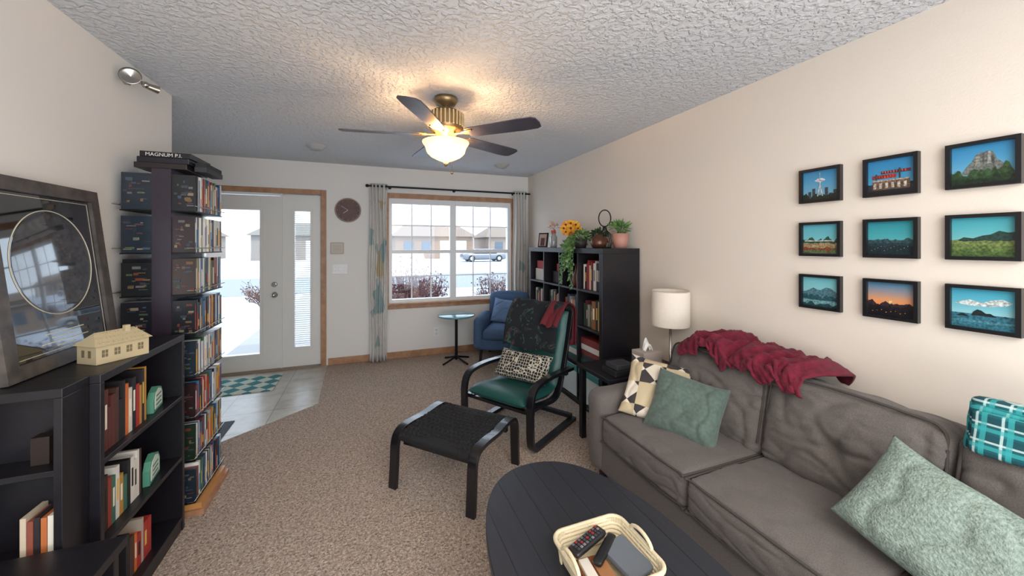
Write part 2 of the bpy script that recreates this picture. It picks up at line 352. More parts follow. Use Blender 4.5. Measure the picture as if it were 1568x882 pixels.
gm=bpy.data.materials.new('frosted_bowl');gm.use_nodes=True;N=gm.node_tree.nodes;L=gm.node_tree.links;N.clear()
o=N.new('ShaderNodeOutputMaterial');tr=N.new('ShaderNodeBsdfTranslucent');tr.inputs[0].default_value=(.36,.26,.13,1);df=N.new('ShaderNodeBsdfDiffuse');df.inputs[0].default_value=(.6,.48,.3,1);em=N.new('ShaderNodeEmission');em.inputs[0].default_value=(1,.66,.28,1);em.inputs[1].default_value=.2;ad=N.new('ShaderNodeAddShader');ad2=N.new('ShaderNodeMixShader')
L.new(tr.outputs[0],ad2.inputs[1]);L.new(df.outputs[0],ad2.inputs[2]);ad2.inputs[0].default_value=.6;L.new(ad2.outputs[0],ad.inputs[0]);L.new(em.outputs[0],ad.inputs[1]);L.new(ad.outputs[0],o.inputs[0])
b=B();b.lathe([(0.001,2.005),(.012,2.008),(.02,2.02),(.05,2.03),(.1,2.055),(.125,2.08),(.13,2.1),(.14,2.125),(.152,2.14),(.155,2.15),(.15,2.15)],gm,c=(fx,fy,0));b.ball((fx,fy,2.0),.012,brass)
o=b.done('lamp_bowl',parent=fan)
def light(name,typ,loc,energy,col=(1,1,1),size=.1,sy=None,rot=(0,0,0)):
    l=bpy.data.lights.new(name,typ);l.energy=energy;l.color=col
    if typ=='AREA':
        l.size=size
        if sy: l.shape='RECTANGLE';l.size_y=sy
    elif typ=='POINT': l.shadow_soft_size=size
    elif typ=='SUN': l.angle=size
    o=bpy.data.objects.new(name,l);o.location=loc;o.rotation_euler=rot;bpy.context.collection.objects.link(o);return o
for i,(dx,dy) in enumerate(((.06,0),(-.05,.04),(-.02,-.06))):
    light('fan_bulb','POINT',(fx+dx,fy+dy,2.125),6.5,(1,.64,.34),.03)

# ---------------- cube bookcase
KX0,KX1,KY0,KY1,KH=1.80,2.18,2.61,4.10,1.43
b=B();t=.045
b.box(KX0,KX1,KY0,KY1,KH-t,KH,blackw);b.box(KX0,KX1,KY0,KY1,0,t,blackw);b.box(KX0,KX1,KY0,KY0+t,t,KH-t,blackw);b.box(KX0,KX1,KY1-t,KY1,t,KH-t,blackw)
cw=(KY1-KY0-2*t)/4;ch=(KH-2*t)/4
for i in (1,2,3):
    y=KY0+t+cw*i;b.box(KX0,KX1,y-.009,y+.009,t,KH-t,blackw)
    z=t+ch*i;b.box(KX0+.001,KX1-.001,KY0+t,KY1-t,z-.009,z+.009,blackw)
b.done('cube_bookcase',bevel=.002)
PAL=['#8c2f2b','#d8d4cc','#2b3d57','#c9a24a','#3d5a44','#1f1f23','#b5542f','#7a6a5a','#e6e2da','#5a2430','#2f6670','#99928a','#c8c3bc','#40302a','#d6702e','#1c2a44']
def bookrow(b,y0,y1,xf,dirx,z,hmin,hmax,dmin,dmax,tmin=.015,tmax=.04,pal=PAL,lean=False):
    y=y0
    while y<y1-tmin:
        t=min(random.uniform(tmin,tmax),y1-y);h=random.uniform(hmin,hmax);d=random.uniform(dmin,dmax);c=C(random.choice(pal),.55)
        xa,xb=(xf,xf+d) if dirx>0 else (xf-d,xf)
        b.box(xa,xb,y+.0008,y+t-.0008,z,z+h,c)
        if random.random()<.6 and t>.02:
            e=-.0008 if dirx>0 else .0008
            x=xf+e;b.box(min(x,xf),max(x,xf),y+t*.3,y+t*.7,z+h*.35,z+h*.75,C(random.choice(['#e8e2d0','#d9b65a','#1b1b1b']),.5))
        y+=t
kb=B()
def cell(i,j):
    return KY0+t+cw*i+.014,KY0+t+cw*(i+1)-.014,t+ch*j+(.0095 if j else .0005)
kinds={(0,3):'bk',(1,3):'bot',(2,3):'red',(3,3):'box',(0,2):'bk2',(1,2):'bk',(2,2):'bk',(3,2):'bk',(0,1):'games',(1,1):'games',(2,1):'bk',(3,1):'games',(0,0):'bin',(1,0):'bin',(2,0):'bin',(3,0):'bk'}
t=.045
for (i,j),k in kinds.items():
    y0,y1,z=cell(i,j);H=ch-.03
    if k=='bk': bookrow(kb,y0,y1-.03*random.random(),KX0+.05,1,z,.2,.27,.14,.2,pal=PAL if j<3 else ['#d8d4cc','#c8c3bc','#8c2f2b','#e6e2da','#1f1f23','#b5542f'])
    elif k=='bk2':
        bookrow(kb,y0,y0+.16,KX0+.04,1,z,.22,.28,.15,.22,.03,.06,pal=['#c9a24a','#b98d4a','#8c5a2b','#1f1f23'])
        bookrow(kb,y0+.17,y1,KX0+.06,1,z,.18,.24,.15,.2)
    elif k=='games':
        zz=z
        for q in range(5):
            h=random.uniform(.035,.06)
            if zz+h>z+H: break
            kb.box(KX0+.03,KX0+.32,y0+.01*random.random(),y1-.02*random.random(),zz,zz+h,C(random.choice(['#1f4f46','#20324e','#d8d4cc','#7a2a28','#2e2e33','#3f8c84']),.5));zz+=h+.0005
kb.done('shelf_books')
for (i,j),k in kinds.items():
    y0,y1,z=cell(i,j)
    if k=='bin':
        b=B();m=M('bin_fabric','#cfd6d4',.9,bump=(300,.3,.002));b.box(KX0+.01,KX0+.33,y0,y1,z,z+.008,m)
        b.box(KX0+.01,KX0+.018,y0,y1,z,z+.29,m);b.box(KX0+.32,KX0+.33,y0,y1,z,z+.29,m);b.box(KX0+.01,KX0+.33,y0,y0+.008,z,z+.29,m);b.box(KX0+.01,KX0+.33,y1-.008,y1,z,z+.29,m);b.box(KX0+.004,KX0+.01,y0,y1,z+.24,z+.29,C('#3c8a86'))
        b.done('storage_bin')
    if k=='bot':
        ym=(y0+y1)/2
        for q,(dy,cc) in enumerate(((-.08,'#5a2018'),(.0,'#7a3020'),(.07,'#3a2418'))):
            b=B();b.lathe([(0,0),(.03,0),(.033,.01),(.033,.11),(.014,.16),(.013,.22),(0,.22)],M('bottle_'+cc[1:],cc,.12,coat=.5),c=(KX0+.1,ym+dy,z));b.done('glass_bottle')
    if k=='red':
        b=B();b.box(KX0+.08,KX0+.3,y0+.03,y1-.05,z,z+.12,C('#2b1f1f'));b.box(KX0+.1,KX0+.25,y0+.05,y1-.1,z+.1205,z+.2,C('#a03a2c'));b.done('gift_box',bevel=.004)
    if k=='box':
        b=B();b.box(KX0+.05,KX0+.3,y0+.02,y1-.02,z,z+.13,C('#c9c4ba'));b.box(KX0+.06,KX0+.28,y0+.04,y1-.04,z+.1305,z+.22,C('#a8322c'));b.done('gift_box',bevel=.004)

def leafclump(b,c,rad,n,size,mat,up=.5,wd=.35):
    c=Vector(c)
    for i in range(n):
        d=Vector((random.gauss(0,1),random.gauss(0,1),random.gauss(0,1)*.7+up)).normalized()
        p=c+d*rad*random.uniform(.45,1);s=size*random.uniform(.6,1.2)
        side=d.cross(Vector((random.random()-.5,random.random()-.5,random.random()))).normalized()*s*wd
        dr=(d+Vector((0,0,-.3*random.random()))).normalized()
        b.add([p,p+dr*s*.5+side,p+dr*s,p+dr*s*.5-side],[(0,1,2,3)],mat)
        if i%3==0: b.tube([c-Vector((0,0,rad*.4)),p],.0015,mat,seg=4)
green=M('leaf_green','#3f6b35',.5,var=('#6f9350',30,2));dgreen=M('leaf_dark','#27452c',.5,var=('#48683f',30,2))
T=KH
b=B();pot=M('pot_pink','#b98678',.6);b.lathe([(0,0),(.055,0),(.075,.13),(.07,.13),(.06,.1),(0,.1)],pot,c=(2.07,2.73,T));leafclump(b,(2.07,2.73,T+.15),.07,90,.06,green,.9,.2);b.done('potted_plant')
b=B();cx,cy=2.0,2.86
b.lathe([(0,0),(.06,0),(.06,.012),(0,.012)],dark,c=(cx,cy,T))
for k in range(8):
    a=k*pi/4;b.tube([(cx+math.cos(a)*r,cy+math.sin(a)*r,T+z) for r,z in ((.05,.01),(.075,.06),(.06,.12),(.02,.16),(.012,.2))],.003,dark,seg=6)
b.tube([(cx+.045*math.cos(q),cy-.028*math.cos(q),T+.27+.075*math.sin(q)) for q in [i*2*pi/24 for i in range(24)]],.0055,dark,closed=True)
b.ball((cx,cy,T+.07),.03,M('copper','#9a5a3c',.3,.7));b.done('wire_lantern')
b=B();b.lathe([(0,0),(.05,.0),(.07,.04),(.06,.09),(.03,.11),(.03,.12),(0,.12)],M('copper_vase','#5a3a2e',.3,.5),c=(1.88,2.78,T));b.done('copper_vase')
b=B();b.lathe([(0,0),(.05,0),(.065,.09),(.055,.09),(0,.08)],C('#3a3636'),c=(1.91,3.12,T));leafclump(b,(1.91,3.12,T+.10),.07,100,.045,green,.4)
for k in range(9):
    y=3.12+random.uniform(-.1,.14);l=random.uniform(.12,.42)
    pts=spline([(1.88,3.12,T+.1),(1.82,(y+3.12)/2,T+.09),(1.775,y,T+.01),(1.768,y,T-l*.5),(1.765,y+.01,T-l)],5)
    b.tube(pts,.002,green,seg=4)
    for p in pts[4:]:
        for q in range(2):
            d=Vector((-random.random()*.5,random.uniform(-1,1),random.uniform(-.8,.3))).normalized();w=d.cross(Vector((1,0,0))).normalized()*.014
            b.add([p,p+d*.02+w,p+d*.042,p+d*.02-w],[(0,1,2,3)],green)
b.done('trailing_plant')
b=B();b.lathe([(0,0),(.04,0),(.05,.06),(.045,.06),(0,.05)],C('#6e6a66'),c=(2.09,3.08,T));leafclump(b,(2.09,3.08,T+.11),.07,100,.045,dgreen,.5);b.done('potted_fern')
b=B();b.lathe([(0,0),(.04,0),(.055,.05),(.05,.1),(.03,.13),(.035,.15),(.03,.15),(0,.14)],M('vase_amber','#a06a2a',.2),c=(1.95,3.36,T))
for k in range(9):
    a=k*2*pi/8;r=.055 if k<8 else 0;p=Vector((1.94+math.cos(a)*r*1.1,3.36-math.cos(a)*r*.7,T+.2+.05*math.sin(a)))
    b.tube([(1.95,3.36,T+.13),p],.003,green,seg=5)
    nd=Vector((-.6,-.75,.2)).normalized();e1=nd.orthogonal().normalized();e2=nd.cross(e1)
    for q in range(16):
        w=q*2*pi/16;d=e1*math.cos(w)+e2*math.sin(w);sd=nd.cross(d)*.013
        b.add([p,p+d*.022+sd,p+d*.045+nd*.006,p+d*.022-sd],[(0,1,2,3)],C(random.choice(['#e8a01c','#d9821a','#e0b030'])))
    b.ball(p+nd*.004,.012,C('#6b3412'))
b.done('sunflower_bouquet')
b=B();b.lathe([(0,0),(.035,0),(.04,.02),(.04,.12),(.025,.14),(.025,.16),(0,.16)],M('glass_jar','#9aa0a0',.1,coat=1),c=(1.93,3.72,T));b.cyl((1.93,3.72,T+.16),(1.93,3.72,T+.19),.028,C('#c2452c'))
leafclump(b,(1.93,3.72,T+.22),.05,30,.04,C('#c9a090'),.8);b.done('decorative_jar')
b=B();mt=RM((1.9,3.95,T+.002),-pi/2+.4,-.15);b.box(-.07,.07,0,.012,0.002,.17,dark,mtx=mt);b.box(-.055,.055,-.002,0,.015,.155,C('#b49a90'),mtx=mt);b.box(-.03,.03,-.003,-.002,.02,.11,C('#5a3434'),mtx=mt);b.box(-.005,.005,.012,.05,0.012,.018,dark,mtx=mt);b.done('photo_frame')

# ---------------- sofa
so=M('sofa_fabric','#5a5350',.95,var=('#66605c',240,2),bump=(700,.35,.002),sheen=.08)
seam=M('sofa_piping','#433e3b',.95)
b=B()
SY0,SY1=-.14,2.07
b.soft((1.74,(SY0+SY1)/2,.19),(.84,SY1-SY0-.02,.22),so,r=.03,n=8)
b.soft((2.08,(SY0+SY1)/2,.42),(.15,SY1-SY0-.02,.72),so,r=.05,n=8,amp=.006)
for yc in (1.99,-.06):
    def afn(v,p):
        v=v.copy()
        if p[2]>0: v.z+=.04*math.exp(-((v.x-.3)/.22)**2)-.02*max(0,-p[0])
        return v
    b.soft((1.72,yc,.32),(.84,.17,.50),so,r=.065,n=16,amp=.008,fn=afn)
def crease(y,z,seed):
    q=Vector((y*5+seed,z*9,seed));a=1-abs(noise.noise(q)*2.2);return max(0,a)**5
ys=[(1.905,1.275),(1.27,.645),(.64,.03)]
for k,(a,c) in enumerate(ys):
    ym=(a+c)/2
    def sfn(v,p,s=k):
        v=v.copy()
        if p[2]>0: v.z-=.007*crease(v.y,v.x,s+1.3)
        if p[0]<0: v.x+=.008*crease(v.y*1.5,v.z*2,s+4)
        return v
    b.soft((1.595,ym,.36),(.58,a-c,.17),so,r=.035,puff=(.012,.006,.024),n=40,amp=.005,fr=8,fn=sfn)
    for zz in (.289,.434):
        x0=1.309
        b.tube(spline([(1.85,a-.006,zz),(1.35,a-.006,zz),(x0+.003,a-.04,zz),(x0-.002,ym,zz),(x0+.003,c+.04,zz),(1.35,c+.006,zz),(1.85,c+.006,zz)],8),.005,seam,seg=6)
    mt=RM((1.905,ym,.615),0,0,math.radians(12))
    def bfn(v,p,s=k):
        v=v.copy()
        z0=v.z+.02;rr=(v.y**2+z0**2);rad=math.sqrt(rr)
        th=math.atan2(z0,v.y)
        if p[0]<0:
            v.x+=.055*math.exp(-rr/.0014)+.014*max(0,math.cos(th*6+s))**3*math.exp(-((rad-.07)/.055)**2)
            v.x+=.013*crease(v.y,v.z,s*3+.7)*max(0,-p[0])+.007*crease(v.y*1.8,v.z*2,s*5+3)*max(0,-p[0])
            v.x+=.007*math.sin(v.z*60+5*v.y)*max(0,-p[2])**2
        if p[2]>0: v.z-=.010*p[1]**4*p[2]; v.z-=.007*crease(v.y*1.4,v.x*2,s+9)
        return v
    b.soft((0,0,0),(.215,a-c+.006,.43),so,r=.05,puff=(.042,.003,.010),n=52,amp=.007,fr=8,mtx=mt,fn=bfn)
    b.ball((-.075,0,-.02),.012,seam,mtx=mt)
    hy=(a-c)/2-.012
    pts=spline([(-.090,-hy,-.15),(-.094,-hy,.1),(-.092,-hy+.02,.195),(-.097,-hy+.12,.211),(-.10,0,.217),(-.097,hy-.12,.211),(-.092,hy-.02,.195),(-.094,hy,.1),(-.090,hy,-.15)],10)
    b.tube(pts,.0055,seam,seg=6,mtx=mt)
for x in (1.38,2.08):
    for y in (SY0+.08,SY1-.08): b.cyl((x,y,0),(x,y,.09),.025,blackw)
b.done('sofa')

def pillow(name,w,h,t,mat,mtx,amp=.01,pinch=.07,fr=9):
    b=B();sd=random.random()*20
    for sg in (-1,1):
        def fn(u,v):
            x=2*u-1;z=2*v-1
            x=math.copysign(1-(1-abs(x))**1.3,x);z=math.copysign(1-(1-abs(z))**1.3,z)
            e=max(0,(1-x**4)*(1-z**4))**.55
            X=x*w/2*(1-pinch*(1-z*z)*abs(x)**3);Z=z*h/2*(1-pinch*(1-x*x)*abs(z)**3)
            y=sg*t/2*e
            nn=noise.noise(Vector((X,y*.3,Z))*fr+Vector((sd,sd,sd)))+.5*noise.noise(Vector((X,y,Z))*fr*2.5+Vector((sd,0,sd)))
            cr=max(0,1-abs(noise.noise(Vector((X*7+sd,Z*7,sg))))*2.4)**5
            return (X,y+(amp*nn-.014*cr)*e*sg+.012*noise.noise(Vector((X*5,sd,Z*5))),Z+.01*noise.noise(Vector((X*6,sd+3,0))))
        b.grid(44,44,fn,mat)
    o=b.done(name,mtx=mtx)
    import bmesh
    bm=bmesh.new();bm.from_mesh(o.data);bmesh.ops.remove_doubles(bm,verts=bm.verts,dist=.0008);bmesh.ops.recalc_face_normals(bm,faces=bm.faces);bm.to_mesh(o.data);bm.free()
    return o
sage=M('sage_velvet','#4b5a52',.85,var=('#57685f',60,3),sheen=.2,bump=(90,.3,.003))
lsage=M('sage_knit','#6e7d74',.95,var=('#8a9a90',110,2),bump=(170,1,.006))
pillow('throw_pillow',.38,.34,.14,sage,RM((1.62,1.57,.57),math.radians(-62),math.radians(-34),math.radians(6)),amp=.012)
pillow('throw_pillow',.44,.38,.13,patchm('patchwork_print'),RM((1.64,1.76,.585),math.radians(-42),math.radians(-42),math.radians(10)))
pillow('throw_pillow',.46,.34,.14,lsage,RM((1.60,.565,.60),math.radians(-80),math.radians(-36),math.radians(20)))
# red blanket
red=M('red_throw','#560620',.95,var=('#6e0e28',40,3),bump=(160,.8,.004),sheen=.05)
b=B()
prof=spline([(1.80,0,.80),(1.83,0,.855),(1.9,0,.88),(2.02,0,.88),(2.13,0,.86),(2.165,0,.80)],6)
def rf(u,v):
    fi=v*(len(prof)-1);i0=min(int(fi),len(prof)-2);p=prof[i0].lerp(prof[i0+1],fi-i0)
    y=1.08+.70*u+.03*math.sin(v*7)
    q=Vector((u*7,v*2.5,1.3))
    rid=1-abs(noise.noise(q*1.2)*2.2);rid2=1-abs(noise.noise(q*3+Vector((5,5,5)))*2)
    e=min(1,u*8,(1-u)*8)
    zf=p.z+(.04*rid+.018*rid2)*e-.015+.035*math.exp(-((u-.75)/.2)**2)*e
    if v<.25: zf+=.06*(1-v/.25)*noise.noise(Vector((u*6,8,0)))
    return (p.x-.02*rid2*(1-v),y,zf)
b.grid(110,44,rf,red);b.done('throw_blanket',solid=.012)
# plaid blanket folded
b=B();pl=plaid()
mt=RM((1.91,.455,.87),math.radians(5),0,math.radians(14))
for k in range(3):
    b.soft((-.03-.024*k,0,-.01-.008*k),(.024,.34-.02*k,.16-.015*k),pl,r=.011,n=12,amp=.006,fr=10,mtx=mt)
b.soft((.03,0,.065),(.16,.34,.045),pl,r=.021,n=12,amp=.008,fr=9,mtx=mt)
b.done('plaid_blanket')
# end table & lamp
b=B();b.box(1.5,2.17,2.085,2.5,.53,.56,blackw);b.box(1.55,2.12,2.13,2.46,.2,.215,blackw)
for x in (1.53,2.14):
    for y in (2.11,2.47): b.box(x-.02,x+.02,y-.02,y+.02,0,.53,blackw)
b.done('end_table',bevel=.003)
sh=M('lamp_shade','#e4d9cb',.9,bump=(50,.5,.004))
b=B();lx,ly=2.06,2.135
b.lathe([(0,0),(.045,0),(.045,.012),(.015,.02),(.009,.03),(.009,.42),(0,.42)],chrome,c=(lx,ly,.56))
b.lathe([(.128,.33),(.131,.35),(.131,.57),(.127,.585),(.125,.57),(.125,.35),(.128,.33)],sh,c=(lx,ly,.545),seg=40)
for k in range(3):
    a=k*2.094;b.tube([(lx,ly,1.09),(lx+.125*math.cos(a),ly+.125*math.sin(a),1.09)],.002,chrome,seg=5)
b.cyl((lx,ly,.95),(lx,ly,1.09),.006,chrome)
b.done('table_lamp')
b=B();tm=M('tissue_box','#b3a69d',.7);b.box(1.80,1.96,2.11,2.24,.56,.70,tm);b.grid(8,8,lambda u,v:(1.85+.06*u+.01*math.sin(v*9),2.15+.04*v,.70+.08*math.sin(u*pi)*(.5+.5*v)+.01*math.sin(v*20)),C('#e8e6e2'));b.done('tissue_box',bevel=.004)
b=B();b.box(1.57,1.75,2.12,2.28,.56,.60,C('#1a1a1d'));b.box(1.59,1.73,2.13,2.26,.6005,.635,C('#34343a'));b.done('charger_case',bevel=.004)

# ---------------- coffee table
def planks():
    m=bpy.data.materials.new('table_planks');m.use_nodes=True;N=m.node_tree.nodes;L=m.node_tree.links;p=N['Principled BSDF'];p.inputs['Roughness'].default_value=.42
    tc=N.new('ShaderNodeTexCoord');n=N.new('ShaderNodeTexNoise');mp=N.new('ShaderNodeMapping');mp.inputs['Scale'].default_value=(30,1.5,1);n.inputs['Scale'].default_value=3
    L.new(tc.outputs['Object'],mp.inputs[0]);L.new(mp.outputs[0],n.inputs['Vector'])
    r=N.new('ShaderNodeValToRGB');r.color_ramp.elements[0].color=lin('#1b1d24');r.color_ramp.elements[1].color=lin('#2a2d36');L.new(n.outputs['Fac'],r.inputs['Fac']);L.new(r.outputs['Color'],p.inputs['Base Color']);return m
b=B();pm=planks();TZ=.45
cx,cy,ax,ay=.70,.93,.345,.665
def ell(s=1,n=72):
    o=[]
    for i in range(n):
        a=2*pi*i/n;ca,sa=math.cos(a),math.sin(a);e=2/2.25
        o.append((cx+ax*s*math.copysign(abs(ca)**e,ca),cy+ay*s*math.copysign(abs(sa)**e,sa)))
    return o
rings=[(1,TZ-.03),(1,TZ-.004),(.992,TZ)]
vs=[];n=72
for s_,z in rings: vs+=[(x,y,z) for x,y in ell(s_)]
b.add(vs,[list(range(n)),list(range(2*n,3*n))]+[(k*n+i,k*n+(i+1)%n,(k+1)*n+(i+1)%n,(k+1)*n+i) for k in range(2) for i in range(n)],pm)
gr=C('#0a0b0e')
for k in range(-3,4):
    x=cx+k*.09;h=ay*.985*max(0,1-(abs(x-cx)/(ax*.985))**2.25)**(1/2.25)
    b.box(x-.001,x+.001,cy-h,cy+h,TZ,TZ+.0005,gr)
b.box(cx-.22,cx+.22,cy-.42,cy+.42,TZ-.09,TZ-.03,blackw)
for x in (cx-.2,cx+.2):
    for y in (cy-.4,cy+.4): b.box(x-.025,x+.025,y-.025,y+.025,0,TZ-.09,blackw)
b.done('coffee_table')
# basket
b=B();bk=M('basket_cream','#d4c6a6',.8,bump=(160,.6,.004))
bx,by,hw,hd,H=.69,.975,.125,.12,.065
def rr(w,d,r,z,n=6):
    o=[]
    for cxx,cyy,a0 in ((w-r,d-r,0),(-w+r,d-r,90),(-w+r,-d+r,180),(w-r,-d+r,270)):
        for i in range(n+1):
            a=math.radians(a0+90*i/n);o.append((bx+cxx+r*math.cos(a),by+cyy+r*math.sin(a),z))
    return o
z0=TZ+.001
b.add(rr(hw-.02,hd-.02,.03,z0),[list(range(28))],bk)
for k in range(6):
    z=z0+.006+k*.0105;s_=-.018+.018*k/5
    b.tube(rr(hw+s_,hd+s_,.035,z),.006,bk,seg=8,closed=True)
for i,(x,y,z) in enumerate(rr(hw-.009,hd-.009,.035,0,10)):
    b.tube([(x*1+0,y,z0),(bx+(x-bx)*1.06,by+(y-by)*1.06,z0+H)],.0035,bk,seg=5)
for k in range(7):
    for s_ in (-1,1):
        yy=by-hd+.03+k*.03
        b.tube([(bx+s_*(hw-.02),yy,z0),(bx+s_*hw,yy,z0+H)],.0035,bk,seg=5);xx=bx-hw+.03+k*.033;b.tube([(xx,by+s_*(hd-.02),z0),(xx,by+s_*hd,z0+H)],.0035,bk,seg=5)
b.tube(rr(hw+.004,hd+.004,.038,z0+H),.007,bk,closed=True)
for s_ in (-1,1):
    b.tube([(bx+s_*(hw+.004),by+.05*math.cos(q),z0+H+.028*math.sin(q)) for q in [i*pi/10 for i in range(11)]],.006,bk)
b.done('woven_basket')
b=B();mt=RM((.655,1.03,z0+.065),math.radians(20),0)
b.soft((0,0,0),(.15,.045,.02),C('#17171a',.35),r=.009,n=8,mtx=mt)
for i in range(9):
    for j in range(3): b.box(-.06+i*.014,-.052+i*.014,-.014+j*.011,-.007+j*.011,.0095,.0125,C(random.choice(['#5a5a60','#3a3a40','#8a2a2a','#77777c'])),mtx=mt)
mt=RM((.70,1.0,z0+.05),math.radians(35),0);b.soft((0,0,0),(.14,.03,.018),C('#17171a',.35),r=.008,n=8,mtx=mt)
b.done('remote_control')
b=B();mt=RM((.75,.955,z0+.045),math.radians(12),math.radians(6));b.box(-.048,.048,-.065,.065,-.012,.0,C('#6c727a'),mtx=mt);b.box(-.046,.0485,-.063,.063,-.01,-.002,C('#e5e2dc'),mtx=mt);b.box(-.048,.048,-.065,.065,.0,.003,M('notebook_gray','#5c626a',.8,bump=(200,.4,.002)),mtx=mt);b.done('notebook',bevel=.002)
b=B();mt=RM((.65,.94,z0+.03),math.radians(-5));b.box(-.055,.04,-.075,.075,-.015,.0,C('#8a4f30'),mtx=mt);b.box(-.05,-.018,-.06,.06,.0,.012,C('#d9d2c6'),mtx=mt);b.box(-.01,.035,-.07,.05,.0,.008,C('#9a6a44'),mtx=mt);b.done('card_box',bevel=.002)

# ---------------- bentwood ottoman
bent=M('bentwood_black','#121116',.3,coat=.3)
fabb=M('black_weave','#101014',.85,bump=(200,.5,.003))
mt=RM((.535,2.345,0),math.radians(-47.4))
b=B()
for x in (-.275,.275):
    b.ribbon([(x,-.275,0),(x,-.265,.14),(x,-.255,.27),(x,-.215,.325),(x,-.12,.335),(x,0,.328),(x,.12,.335),(x,.215,.325),(x,.255,.27),(x,.265,.14),(x,.275,0)],.055,.024,bent)
for y in (-.2,.2): b.box(-.25,.25,y-.015,y+.015,.24,.285,bent)
def of(u,v):
    x=-.248+.496*u;y=-.262+.524*v
    return (x,y,.325-.018*math.sin(u*pi)+.012*math.cos((v-.5)*pi)+.005*math.sin(u*pi*30)*math.cos(v*pi*20)+.009*abs(math.sin(v*pi*14))-.02*(abs(2*v-1)**8))
b.grid(130,140,of,fabb)
b.soft((0,0,.30),(.50,.53,.035),fabb,r=.015,n=8)
b.done('bentwood_ottoman',mtx=mt,bevel=.003)

# ---------------- bentwood armchair
tealc=M('teal_leather','#174a46',.45,bump=(60,.2,.003))
mt=RM((1.14,2.81,0),math.radians(123))
b=B()
for x in (-.31,.31):
    b.ribbon([(x,-.36,.014),(x,-.1,.014),(x,.2,.014),(x,.27,.03),(x,.295,.09),(x,.30,.2),(x,.30,.34),(x,.27,.42),(x,.2,.455),(x,.05,.465),(x,-.15,.455),(x,-.32,.44)],.055,.026,bent)
    xi=x*.85
    b.ribbon([(xi,.27,.27),(xi,.1,.265),(xi,-.08,.245),(xi,-.17,.28),(xi,-.235,.40),(xi,-.31,.60),(xi,-.37,.78),(xi,-.40,.90)],.05,.026,bent)
    b.box(min(x,xi),max(x,xi),-.27,-.23,.40,.44,bent);b.box(min(x,xi),max(x,xi),.24,.28,.255,.285,bent)
b.box(-.31,.31,-.34,-.30,.03,.06,bent);b.box(-.28,.28,.235,.27,.25,.275,bent)
for k in range(6):
    z=.42+k*.085;y=-.245-(z-.42)*.29;b.box(-.26,.26,y-.03,y-.015,z,z+.03,bent)
def cush(path,w,t,mat,n=18,bulge=.014):
    P=spline(path,n);m=len(P)
    for sg in (-1,1):
        def fn(u,v):
            i=u*(m-1);p=P[int(i)];T=(P[min(int(i)+1,m-1)]-P[max(int(i)-1,0)]).normalized();Nn=Vector((1,0,0)).cross(T)
            x=2*v-1;e=max(0,(1-x**6)*(1-(2*u-1)**12))**.4
            rib=.008*abs(math.sin(u*pi*5))
            return p+Vector((x*w/2,0,0))+Nn*sg*(t/2*e+rib*e)
        b.grid(m-1,20,fn,mat)
cush([(0,.31,.325),(0,.2,.33),(0,0,.31),(0,-.12,.32),(0,-.18,.38),(0,-.24,.52),(0,-.29,.66),(0,-.33,.8),(0,-.365,.90)],.53,.075,tealc,n=10)
b.done('bentwood_armchair',mtx=mt,bevel=.002)
def florm():
    m=bpy.data.materials.new('floral_cloth');m.use_nodes=True;N=m.node_tree.nodes;L=m.node_tree.links;p=N['Principled BSDF'];p.inputs['Roughness'].default_value=.95
    tc=N.new('ShaderNodeTexCoord');n=N.new('ShaderNodeTexNoise');n.inputs['Scale'].default_value=9;n.inputs['Detail'].default_value=2;n.inputs['Distortion'].default_value=1.5
    r=N.new('ShaderNodeValToRGB');r.color_ramp.interpolation='CONSTANT';e=r.color_ramp.elements
    e[0].color=lin('#12161b');e[1].position=.56;e[1].color=lin('#2c4a44');k=e.new(.60);k.color=lin('#15181d');k=e.new(.66);k.color=lin('#5c2a30');k=e.new(.7);k.color=lin('#4a5a54')
    L.new(tc.outputs['Object'],n.inputs['Vector']);L.new(n.outputs['Fac'],r.inputs['Fac']);L.new(r.outputs['Color'],p.inputs['Base Color']);return m
flor=florm()
def drape(name,x0,x1,mat,off,length,blen=.25):
    b=B()
    pr=spline([(0,-.215+off,.94-length),(0,-.25+off,.78) if length>.3 else (0,-.285+off,.88),(0,-.325+off*.9,.915),(0,-.36,.945+off*.3),(0,-.42-off*.5,.925),(0,-.445-off*.6,.86),(0,-.43-off*.6,.94-blen)],7)
    def fn(u,v):
        p=pr[int(u*(len(pr)-1))]
        return (x0+(x1-x0)*v+.012*noise.noise(Vector((u*4,x0*9,v*3))),p.y+.008*math.sin(v*15+u*2),p.z+.012*math.sin(v*9)*(1-u)+.008*noise.noise(Vector((u*5,v*6,x0))))
    b.grid(len(pr)-1,30,fn,mat);b.done(name,mtx=mt,solid=.012)
drape('chair_throw',-.24,.27,flor,.055,.36,.3)
drape('chair_throw',-.275,-.12,M('red_cloth','#5c1620',.9,bump=(60,.5,.004)),.075,.14,.35)
geo=M('geo_print','#16161a',.9)
N=geo.node_tree.nodes;L=geo.node_tree.links;v=N.new('ShaderNodeTexVoronoi');v.inputs['Scale'].default_value=42;v.feature='DISTANCE_TO_EDGE';v.inputs['Randomness'].default_value=.35;tc=N.new('ShaderNodeTexCoord');r=N.new('ShaderNodeValToRGB');r.color_ramp.interpolation='CONSTANT'
r.color_ramp.elements[0].color=lin('#b8b2a2');r.color_ramp.elements[1].position=.085;r.color_ramp.elements[1].color=lin('#15151a');L.new(tc.outputs['Object'],v.inputs['Vector']);L.new(v.outputs['Distance'],r.inputs['Fac']);L.new(r.outputs['Color'],N['Principled BSDF'].inputs['Base Color'])
pillow('lumbar_pillow',.50,.24,.13,geo,mt@RM((0.0,-.06,.465),pi,math.radians(-38),0),amp=.004)

